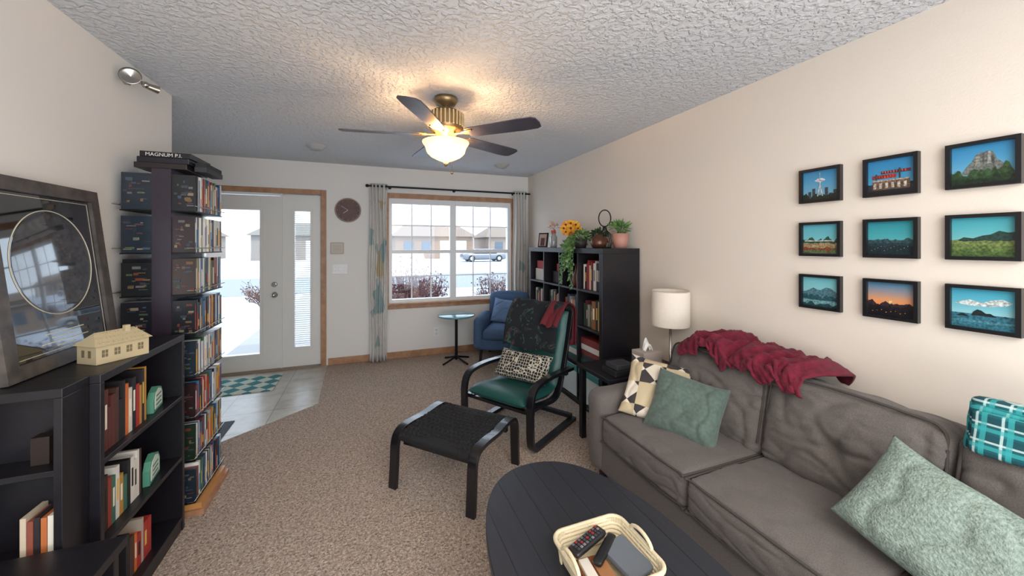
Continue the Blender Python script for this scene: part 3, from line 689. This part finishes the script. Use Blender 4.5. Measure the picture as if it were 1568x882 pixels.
# ---------------- side table
b=B();b.lathe([(0,0),(.22,0),(.23,.006),(.23,.018),(.225,.022),(.0,.022)],M('teal_glass_top','#5c8f96',.18,coat=.5),c=(1.04,4.63,.57),seg=48)
b.cyl((1.04,4.63,.03),(1.04,4.63,.57),.018,dark);b.lathe([(0,.0),(.06,.0),(.07,-.02),(.0,-.02)],dark,c=(1.04,4.63,.57))
for k in range(4):
    a=k*pi/2+.5;b.tube([(1.04,4.63,.07),(1.04+.1*math.cos(a),4.63+.1*math.sin(a),.04),(1.04+.21*math.cos(a),4.63+.21*math.sin(a),.012)],.012,dark)
b.done('round_side_table')
# ---------------- blue armchair
bl=M('blue_fabric','#3f5878',.95,var=('#4a6486',90,2),bump=(300,.4,.002))
b=B()
b.soft((0,0,.26),(.60,.62,.16),bl,r=.04,n=10)
b.soft((0,.06,.385),(.48,.56,.13),bl,r=.045,puff=(0,.01,.03),n=12,amp=.006)
b.soft((0,-.31,.58),(.58,.15,.60),bl,r=.07,puff=(0,.03,.03),n=14,amp=.005,mtx=RM((0,0,0),0,math.radians(6)))
for x in (-.3,.3): b.soft((x,.02,.40),(.12,.62,.40),bl,r=.055,puff=(.01,0,.02),n=12,amp=.004)
for x in (-.26,.26):
    for y in (-.28,.28): b.cyl((x,y,.19),(x*1.05,y*1.05,0),.022,blackw,r1=.014)
ac=RM((1.65,4.53,0),math.radians(150))@Matrix.Scale(.95,4)
b.done('blue_armchair',mtx=ac)
pillow('throw_pillow',.36,.34,.12,M('blue_pillow','#6480a4',.9),ac@RM((.02,-.12,.62),pi,math.radians(-22),.15))

# ---------------- wall pictures
def pic(row,col,bands,shapes):
    yc=(1.24,.96,.69)[col];zc=(1.77,1.49,1.215)[row]
    W,Hh=.19,.178;b=B();fr=M('frame_black','#131316',.35);t=.014
    def q(a0,a1,h0,h1,x0,x1,m): b.box(x0,x1,yc-a1,yc-a0,zc+h0,zc+h1,m)
    q(-W/2,-W/2+t,-Hh/2,Hh/2,2.175,2.2,fr);q(W/2-t,W/2,-Hh/2,Hh/2,2.175,2.2,fr);q(-W/2+t,W/2-t,Hh/2-t,Hh/2,2.175,2.2,fr);q(-W/2+t,W/2-t,-Hh/2,-Hh/2+t,2.175,2.2,fr)
    iw,ih=W-2*t,Hh-2*t
    q(-iw/2,iw/2,-ih/2,ih/2,2.192,2.2,C(bands[0]))
    n=18;nb=len(bands)-1
    for k in range(n):
        f=k/(n-1)*nb;i=min(int(f),nb-1);g=f-i
        h='#'+''.join('%02x'%int(int(bands[i][j:j+2],16)*(1-g)+int(bands[i+1][j:j+2],16)*g) for j in (1,3,5))
        q(-iw/2,iw/2,ih/2-ih*(k+1)/n,ih/2-ih*k/n,2.191,2.192,C(h,.3))
    for k,(c,pts) in enumerate(shapes):
        x=2.1905-.0004*k
        b.add([(x,yc-(px-.5)*iw,zc+(py-.5)*ih) for px,py in pts],[list(range(len(pts)))],CV(c,.6))
    b.done('framed_picture')
sky=['#2f7fae','#3f8cba','#5499be','#6ca6c0','#88b4c6']
def hill(y0,a,seed,n=40):
    return [(0,0)]+[(i/n,max(0,min(1,y0+a*noise.noise(Vector((i*.16,seed,0)))*1.6+a*.5*noise.noise(Vector((i*.6,seed,0)))+a*.25*noise.noise(Vector((i*1.7,seed,5)))))) for i in range(n+1)]+[(1,0)]
def rect(x0,x1,y0,y1): return [(x0,y0),(x1,y0),(x1,y1),(x0,y1)]
bl_=[('#44505a',rect(.03+.12*k,.12+.12*k,.1,.2+.1*((k*7)%3))) for k in range(8)]
pic(0,0,sky,bl_[:3]+bl_[5:]+[('#1d3428',hill(.16,.1,1)),('#d0d4d8',[(.41,.12),(.485,.5),(.47,.66),(.53,.66),(.515,.5),(.59,.12),(.55,.12),(.5,.42),(.45,.12)]),('#e0e4e6',[(.34,.66),(.44,.61),(.56,.61),(.66,.66),(.57,.73),(.43,.73)]),('#e0e4e6',rect(.493,.507,.73,.92))])
pic(0,1,['#2f7db0','#3a8ab8','#4796bf','#5aa4c4'],[('#3a3f47',rect(0,1,0,.28)),('#8a7060',rect(.1,.9,.1,.4)),('#c8b8a8',rect(.1,.9,.36,.4)),('#b83a34',rect(.1,.62,.44,.55)),('#8a2f30',rect(.3,.92,.58,.66))]+[('#d8584a',rect(.13+.06*k,.16+.06*k,.46,.53)) for k in range(8)]+[('#c8786a',rect(.33+.06*k,.36+.06*k,.595,.65)) for k in range(9)]+[('#d0c6b8',rect(.15+.13*k,.21+.13*k,.14,.3)) for k in range(6)]+[('#1f232a',rect(.0,1,.0,.08)),('#40454c',rect(.2,.24,.4,.58)),('#40454c',rect(.7,.74,.4,.7))])
pic(0,2,sky,[('#7c827e',[(.14,.25),(.24,.45),(.33,.58),(.38,.72),(.46,.8),(.52,.79),(.6,.82),(.67,.76),(.71,.6),(.8,.48),(.92,.28)]),('#9a9c94',[(.38,.45),(.4,.7),(.45,.78),(.46,.5)]),('#5c625e',[(.5,.48),(.5,.76),(.53,.77),(.53,.48)]),('#a2a49c',[(.57,.48),(.58,.8),(.62,.79),(.63,.5)]),('#5c625e',[(.65,.48),(.64,.7),(.67,.68),(.69,.5)]),('#3c5a38',hill(.33,.18,4)),('#2f4c2c',hill(.24,.15,5)),('#1f3622',hill(.14,.15,7))])
pic(1,0,['#57a6b8','#6fb6c0','#a8c8c4'],[('#2e5a4a',hill(.5,.12,2)),('#b09a70',hill(.36,.04,3)),('#8a4a34',hill(.2,.05,5)),('#d0d4d0',rect(.05,.9,.42,.46))]+[('#6a7a50',hill(.12,.05,6))])
pic(1,1,['#2f8a98','#3f9aa4','#58a8ac','#86b8b4'],[('#3a5860',hill(.46,.05,9)),('#24404a',hill(.36,.05,10)),('#1c3038',hill(.26,.08,11))]+[('#c0b090',rect(.08+.071*k,.095+.071*k,.12+.04*((k*5)%4),.14+.04*((k*5)%4))) for k in range(12)])
pic(1,2,['#3c98a8','#56a8b2','#7ab8b8','#9cc4bc'],[('#2c4a44',[(0,.42),(.12,.44),(.2,.5),(.35,.47),(.5,.54),(.62,.56),(.75,.65),(.88,.6),(1,.62),(1,.3),(0,.3)]),('#7f9254',hill(.4,.04,12)),('#6c8446',hill(.28,.05,13)),('#54703c',hill(.16,.08,14))])
pic(2,0,['#6ab4c0','#86c0c6','#a4c8c8'],[('#5a8894',[(0,.48),(.12,.52),(.3,.64),(.42,.58),(.5,.57),(.66,.68),(.78,.66),(1,.5),(1,.3),(0,.3)]),('#2c5c68',hill(.38,.1,15)),('#7ab0b4',hill(.22,.02,16)),('#26484e',hill(.1,.06,17))])
pic(2,1,['#4a7a98','#8a8a94','#d0946c','#f08a44','#e0602c'],[('#fad890',[(.44,.36),(.47,.46),(.52,.46),(.56,.36)]),('#3a2c34',hill(.38,.08,18)),('#241c24',hill(.3,.1,19)),('#14121a',hill(.18,.15,20))]+[('#e0a060',rect(.1+.1*k,.12+.1*k,.1+.03*(k%3),.12+.03*(k%3))) for k in range(8)])
pic(2,2,['#3c9ab4','#5cacc0','#90c4cc','#b4d4d4'],[('#dce8e8',[(.05,.6),(.15,.66),(.3,.72),(.4,.68),(.5,.66),(.65,.74),(.8,.78),(.95,.7),(.85,.62),(.6,.57),(.3,.56)]),('#3a7c90',rect(0,1,0,.36)),('#4f93a4',rect(0,1,.14,.2)),('#1c2c34',[(.32,.32),(.36,.42),(.42,.48),(.48,.46),(.55,.39),(.62,.4),(.72,.32)]),('#1c2c34',[(.08,.28),(.14,.33),(.2,.35),(.28,.28)]),('#1c2c34',[(.8,.33),(.84,.37),(.9,.33)])])

# ---------------- left bookcases
LX0,LX1,LH=-1.19,-.88,1.0
b=B();t=.022;y0,y1=1.765,2.42
b.box(LX0,LX1,y0,y1,LH-.03,LH,blackw);b.box(LX0,LX1,y0,y0+t,0,LH-.03,blackw);b.box(LX0,LX1,y1-t,y1,0,LH-.03,blackw);b.box(LX0,LX0+.01,y0+t,y1-t,0,LH-.03,blackw)
for z in (.05,.36,.67): b.box(LX0+.01,LX1-.002,y0+t,y1-t,z,z+.02,blackw)
b.box(LX1-.02,LX1-.004,y0+t,y1-t,0,.05,blackw)
b.done('bookcase',bevel=.002)
b=B();y0b,y1b=1.64,1.763
b.box(LX0,LX1-.03,y0b,y1b,LH-.03,LH,blackw);b.box(LX0,LX0+t,y0b,y1b,0,LH-.03,blackw);b.box(LX1-t-.03,LX1-.03,y0b,y1b,0,LH-.03,blackw);b.box(LX0+t,LX1-t-.03,y1b-.01,y1b,0,LH-.03,blackw)
for z in (.05,.43,.72): b.box(LX0+t,LX1-t-.03,y0b+.003,y1b-.01,z,z+.02,blackw)
b.done('bookcase',bevel=.002)
b=B()
lib=['#8c3a2b','#c96a2e','#d8cfc0','#7a4a30','#b0a898','#3a2420','#b8863a','#5a2c26','#232024','#a8302a','#1c1c20','#4a3028']
bookrow(b,1.80,2.13,-.91,-1,.6905,.15,.24,.12,.17,.014,.032,pal=lib)
bookrow(b,1.80,2.12,-.92,-1,.3805,.14,.21,.12,.17,.012,.026,pal=lib+['#3a6a5a','#d8d4cc'])
bookrow(b,2.0,2.2,-.92,-1,.0705,.14,.2,.12,.17,.016,.035,pal=lib)
for k in range(5):
    x=-1.02+k*.016;b.box(x,x+.014,1.66,1.75,.4505,.4505+random.uniform(.13,.155),C(random.choice(['#d8cfc0','#b86a3a','#e0d8c8','#8c4a3a','#c9b8a0','#2a2426'])))
b.box(-1.02,-.975,1.70,1.74,.7405,.83,C('#24160f'))
b.done('shelf_books')
for (y,z,s_) in ((2.25,.69,1),(2.22,.38,1.1)):
    b=B();m2=RM((-.93,y,z+.001),pi/2+.15);pts=[(-.065,0),(.065,0),(.065,.06),(.045,.09),(0,.105),(-.045,.09),(-.065,.06)]
    n=len(pts);
    for sc_,ya,yb,mm in ((1,-.012,.012,C('#4c8a72')),(.8,-.0135,-.012,C('#cfd8cc'))):
        v_=[(x*sc_*s_,ya,(z_*sc_+.012*(1-sc_)*5)*s_) for x,z_ in pts]+[(x*sc_*s_,yb,(z_*sc_+.012*(1-sc_)*5)*s_) for x,z_ in pts]
        b.add(v_,[list(range(n)),list(range(n,2*n))]+[(i,(i+1)%n,n+(i+1)%n,n+i) for i in range(n)],mm,mtx=m2)
    for q in range(3): b.box(-.035,.035,-.0145,-.0135,.025+q*.02,.031+q*.02,C('#3d6a58'),mtx=m2)
    b.done('desk_sign')
b=B();b.box(-1.19,-.74,.5,1.62,.47,.5,blackw);b.box(-1.19,-.76,1.59,1.615,0,.47,blackw);b.box(-1.19,-.76,.52,.545,0,.47,blackw);b.box(-1.185,-.76,.545,1.59,.05,.07,blackw);b.box(-1.19,-1.18,.545,1.59,.07,.47,blackw);b.box(-1.18,-.76,1.07,1.09,.07,.47,blackw);b.done('tv_stand',bevel=.002)
# record award frame
mt=RM((-1.075,2.0,LH+.004),pi/2,math.radians(-6.5))
b=B();fw=M('frame_driftwood','#3c3734',.45,var=('#57504b',18,3));W,Hh,t=.58,.70,.05
b.box(-W/2,-W/2+t,0,.03,0,Hh,fw);b.box(W/2-t,W/2,0,.03,0,Hh,fw);b.box(-W/2+t,W/2-t,0,.03,0,t,fw);b.box(-W/2+t,W/2-t,0,.03,Hh-t,Hh,fw)
b.box(-W/2+t,W/2-t,.012,.02,t,Hh-t,M('award_board','#0b0b0e',.04,coat=1,spec=.8))
gold=C('#c9c2ae',.4)
b.tube([(.20*math.cos(a),.0118,Hh*.56+.20*math.sin(a)) for a in [i*2*pi/64 for i in range(64)]],.0022,gold,seg=4,closed=True)
b.lathe([(0,0),(.19,0),(.193,-.0005)],M('printed_disc','#131315',.1,var=('#3c3c40',55,8),coat=1,spec=.8),mtx=Matrix.Translation((0,.0115,Hh*.56))@Matrix.Rotation(pi/2,4,'X'),seg=48)
for k,(a,c) in enumerate(((-.1,.1),(-.07,.07),(-.12,.12),(-.05,.05))): b.box(a,c,.0112,.012,.125-.017*k,.129-.017*k,gold)
t2=.012
for a,c,e,g in ((-W/2+t+t2,W/2-t-t2,t+t2,t+t2+.002),(-W/2+t+t2,W/2-t-t2,Hh-t-t2-.002,Hh-t-t2),(-W/2+t+t2,-W/2+t+t2+.002,t+t2,Hh-t-t2),(W/2-t-t2-.002,W/2-t-t2,t+t2,Hh-t-t2)): b.box(a,c,.0112,.012,e,g,gold)
b.done('framed_record_award',mtx=mt)
b=B();hc=M('house_cream','#b9a986',.7);hm=RM((-.955,2.0,LH+.001),math.radians(56))@Matrix.Scale(.86,4)
b.box(-.10,.10,-.06,.06,0,.085,hc,mtx=hm)
b.add([(-.11,-.072,.082),(.11,-.072,.082),(.11,.072,.082),(-.11,.072,.082),(-.075,0,.135),(.075,0,.135)],[(0,1,5,4),(2,3,4,5),(0,4,3),(1,2,5),(0,1,2,3)],hc,mtx=hm)
for x in (-.07,-.025,.02,.065): b.box(x-.011,x+.011,-.0615,-.06,.03,.062,C('#6e6248'),mtx=hm);b.box(x-.001,x+.001,-.063,-.0615,.03,.062,hc,mtx=hm);b.box(x-.011,x+.011,-.063,-.0615,.045,.047,hc,mtx=hm)
for y in (-.02,.02): b.box(-.1015,-.10,y-.009,y+.009,.03,.062,C('#6e6248'),mtx=hm);b.box(.10,.1015,y-.009,y+.009,.03,.062,C('#6e6248'),mtx=hm)
for i in range(12):
    for j in range(3):
        f=(j+.5)/3;b.ball(((-.095+.0173*i)*(1-.2*f),-.072*(1-f),.082+.053*f+.002),.004,C('#a89874'),seg=6,mtx=hm)
b.box(.03,.05,-.02,.0,.11,.15,hc,mtx=hm)
b.done('ornamental_house',bevel=.001)

# ---------------- media tower
b=B();tw=M('tower_espresso','#2a1e2b',.4)
b.box(-1.185,-.825,2.50,2.90,.0,.03,oak);b.box(-1.17,-.84,2.515,2.885,.03,.06,M('oak_light','#c08a50',.4))
b.box(-1.045,-.965,2.495,2.90,.06,1.86,tw)
DV=['#1c2030','#c8ccd0','#d8d8d4','#8a2626','#2a4c7c','#101014','#9aa4aa','#b08a34','#3c6a8a','#5a2830','#17191f','#2a5a34','#5a6068','#b86028','#24405c','#e0e0dc']
CD=['#1c1e26','#2c1c1e','#1a1c20','#222c36','#33241c','#1e2e22']
nt=8;th=(1.86-.07)/nt
for k in range(nt):
    z=.07+th*k
    for s_ in (1,-1):
        xa,xb=(-.965,-.862) if s_>0 else (-1.175,-1.045)
        b.box(xa,xb,2.50,2.90,z,z+.006,dark)
        xe=xb+.008 if s_>0 else xa-.008
        b.tube([(xe,2.46,z+.03),(xe,2.91,z+.03)],.003,chrome,seg=6);b.tube([(xe-.03*s_,2.46,z+.03),(xe,2.46,z+.03)],.003,chrome,seg=6)
        y=2.505;first=True
        while y<2.88:
            w=random.choice((.0145,.0145,.0145,.022));h=random.choice((.19,.19,.19,.19,.172));dd=random.choice((0,.004,.003,.002))
            c=C(random.choice(CD if first else (DV if k!=6 else ['#d8d8d4','#c8c8c4','#e0dccf','#1c2030'])),.3)
            if y+w>2.90: break
            a,c2=(xa,xb-dd) if s_>0 else (xa+dd,xb)
            b.box(a,c2,y,y+w-.001,z+.007,z+.007+h,c)
            if random.random()<.8:
                xx=c2 if s_>0 else a;r0=random.uniform(.05,.3)
                b.box(min(xx,xx+.0006*s_),max(xx,xx+.0006*s_),y+.003,y+w-.004,z+.007+h*r0,z+.007+h*random.uniform(r0+.2,.9),C(random.choice(['#d8d4cc','#b03a30','#d0a040','#1a1a1e','#4a80a8']),.4))
            if first:
                wd=abs(c2-a)
                for q in range(18):
                    r0=random.uniform(.05,.85);x1_=random.uniform(.05,.75)
                    b.box(xa+wd*x1_,xa+wd*min(.95,x1_+random.uniform(.08,.3)),y-.0006-.0002*q,y,z+.007+h*r0,z+.007+h*min(.95,r0+random.uniform(.015,.08)),C(random.choice(['#6a3226','#6a5232','#363c44','#44543a','#5a3434','#807460','#3a4a5a','#2a2d33','#60605c']),.4))
            y+=w;first=False
b.done('media_tower')
b=B()
for k in range(3): b.box(-1.12+.01*k,-.90+.008*k,2.50+.004*k,2.78,1.861+.03*k,1.89+.03*k,C(['#241c1c','#1a1822','#121218'][k],.3))
b.box(-.885,-.83,2.55,2.80,1.861,1.89,C('#2a2a30'));b.box(-.885,-.835,2.56,2.80,1.8905,1.915,C('#16161c'));
o=b.done('dvd_box_sets',bevel=.002)
tx=bpy.data.curves.new('title','FONT');tx.body='MAGNUM P.I.';tx.size=.026;tx.extrude=.0004;tx.align_x='CENTER';tx.materials.append(C('#d8d4d0'))
to=bpy.data.objects.new('title_text',tx);bpy.context.collection.objects.link(to);to.location=(-1.0,2.5075,1.926);to.rotation_euler=(pi/2,0,0);to.parent=o
b=B();b.box(-1.8,-.88,4.36,4.86,.004,.012,checkm('mat_teal','#2f6e72','#b4b8a8',9,pi/4,'xy'));b.done('door_mat')
b=B();b.box(-1.9,-1.02,3.35,3.72,.004,.010,M('gray_mat','#5c6670',.9));b.done('floor_mat')

# ---------------- outside
snow=M('snow','#c4ccd6',.9,var=('#a0acba',.7,4))
b=B();b.box(-60,60,5.2,90,-.3,-.15,snow);b.done('ground_outside')
b=B();b.box(-60,60,14,21,-.149,-.14,M('street_asphalt','#7c828a',.8));b.done('street')
b=B();b.box(-1.9,-.4,5.2,14,-.149,-.13,M('path_concrete','#8c8c8c',.8));b.done('footpath')
def house(x,y,w,d,h,wc,rc):
    b=B();wm=C(wc,.9);rm=C(rc,.9);z=-.15
    b.box(x,x+w,y,y+d,z,z+h,wm)
    b.add([(x-.4,y-.4,z+h),(x+w+.4,y-.4,z+h),(x+w+.4,y+d+.4,z+h),(x-.4,y+d+.4,z+h),(x+1.2,y+d/2,z+h+1.5),(x+w-1.2,y+d/2,z+h+1.5)],[(0,1,5,4),(2,3,4,5),(0,4,3),(1,2,5),(0,1,2,3)],rm)
    b.box(x+w*.55,x+w*.9,y-.05,y,z,z+2.1,C('#c8c6c2'))
    for k in (.1,.32): b.box(x+w*k,x+w*(k+.12),y-.05,y,z+.9,z+2.0,C('#5c6874'))
    b.done('neighbour_house')
house(3.0,44,9,7,2.6,'#8a7464','#7c6e64');house(14.5,46,9,7,2.6,'#96867a','#7a6e64');house(26,50,9,7,2.6,'#96867a','#7a6e64');house(-11,45,9,7,2.6,'#888078','#72706a');house(-26,48,10,7,2.6,'#8c8074','#766a62')
def car(x,y,c):
    b=B();cm_=M('car_paint_'+c[1:],c,.25,coat=.6);gl=C('#2a3038',.1);zz=.0
    b.soft((x,y,.36),(4.3,1.75,.62),cm_,r=.22,n=10);b.soft((x+.1,y,.82),(2.3,1.5,.5),gl,r=.2,n=8);b.soft((x+.1,y,1.03),(1.9,1.4,.1),cm_,r=.04,n=6)
    for dx in (-1.35,1.35):
        for dy in (-.8,.8): b.cyl((x+dx,y+dy-.1,.18),(x+dx,y+dy+.1,.18),.315,C('#16161a'),seg=24);b.cyl((x+dx,y+dy-.11,.18),(x+dx,y+dy+.11,.18),.18,chrome,seg=16)
    b.done('parked_car')
car(10.5,35,'#6c7078');car(16.2,36,'#80848a')
def bush(x,y,h,w,n,c):
    b=B();m=C(c,.9)
    for i in range(n):
        a=random.random()*6.28;r=random.random()**.5*w
        p=Vector((x,y,-.15));q=Vector((x+math.cos(a)*r*.4,y+math.sin(a)*r*.4,-.15+h*.45*random.uniform(.7,1)));e=Vector((x+math.cos(a)*r,y+math.sin(a)*r,-.15+h*random.uniform(.6,1)*(1-.3*(r/w)**2)))
        b.tube([p,q,e],lambda t_:.007*(1-t_)+.0025,m,seg=4)
        for k in range(6):
            s_=q.lerp(e,random.random());d=Vector((random.gauss(0,1),random.gauss(0,1),random.gauss(0,1)+.5)).normalized()*random.uniform(.05,.18);b.tube([s_,s_+d],.003,m,seg=3)
            if k<3: b.ball(s_+d,.014,m,seg=4)
    b.done('bare_shrub')
bush(.62,6.9,1.5,.5,170,'#5e3c3c');bush(1.15,7.6,1.2,.45,110,'#5e3e3a');bush(2.35,7.2,1.1,.5,120,'#5a423c');bush(-2.0,9.5,1.0,.5,90,'#6a4c40');bush(3.4,8.6,1.1,.6,90,'#6a4c40')

# ---------------- lights & world
w=bpy.data.worlds.new('sky');bpy.context.scene.world=w;w.use_nodes=True
bg=w.node_tree.nodes['Background'];bg.inputs[0].default_value=(.72,.85,1,1);bg.inputs[1].default_value=2.7
light('sun','SUN',(0,0,10),1.6,(1,.95,.88),.02,rot=(math.radians(38),0,math.radians(25)))
light('fill_area_down','AREA',(.5,-1.2,2.4),72,(1,.93,.85),2.2,1.8)  # added fill behind the camera to raise interior brightness, no real fixture
light('fill_area_up','AREA',(.5,-1.5,.9),52,(1,.98,.96),2.4,1.6,rot=(pi-.4,0,0))  # invented upward fill, out of view, added to brighten the ceiling
sc=bpy.context.scene
sc.view_settings.view_transform='Standard'
sc.view_settings.exposure=.5
cam=bpy.data.cameras.new('camera');cam.sensor_width=36;cam.lens=575/1568*36;cam.shift_y=-66/1568;cam.clip_start=.02
co=bpy.data.objects.new('camera',cam);bpy.context.collection.objects.link(co);co.location=(0,0,1.46);co.rotation_euler=(pi/2,0,math.radians(-21.1));sc.camera=co
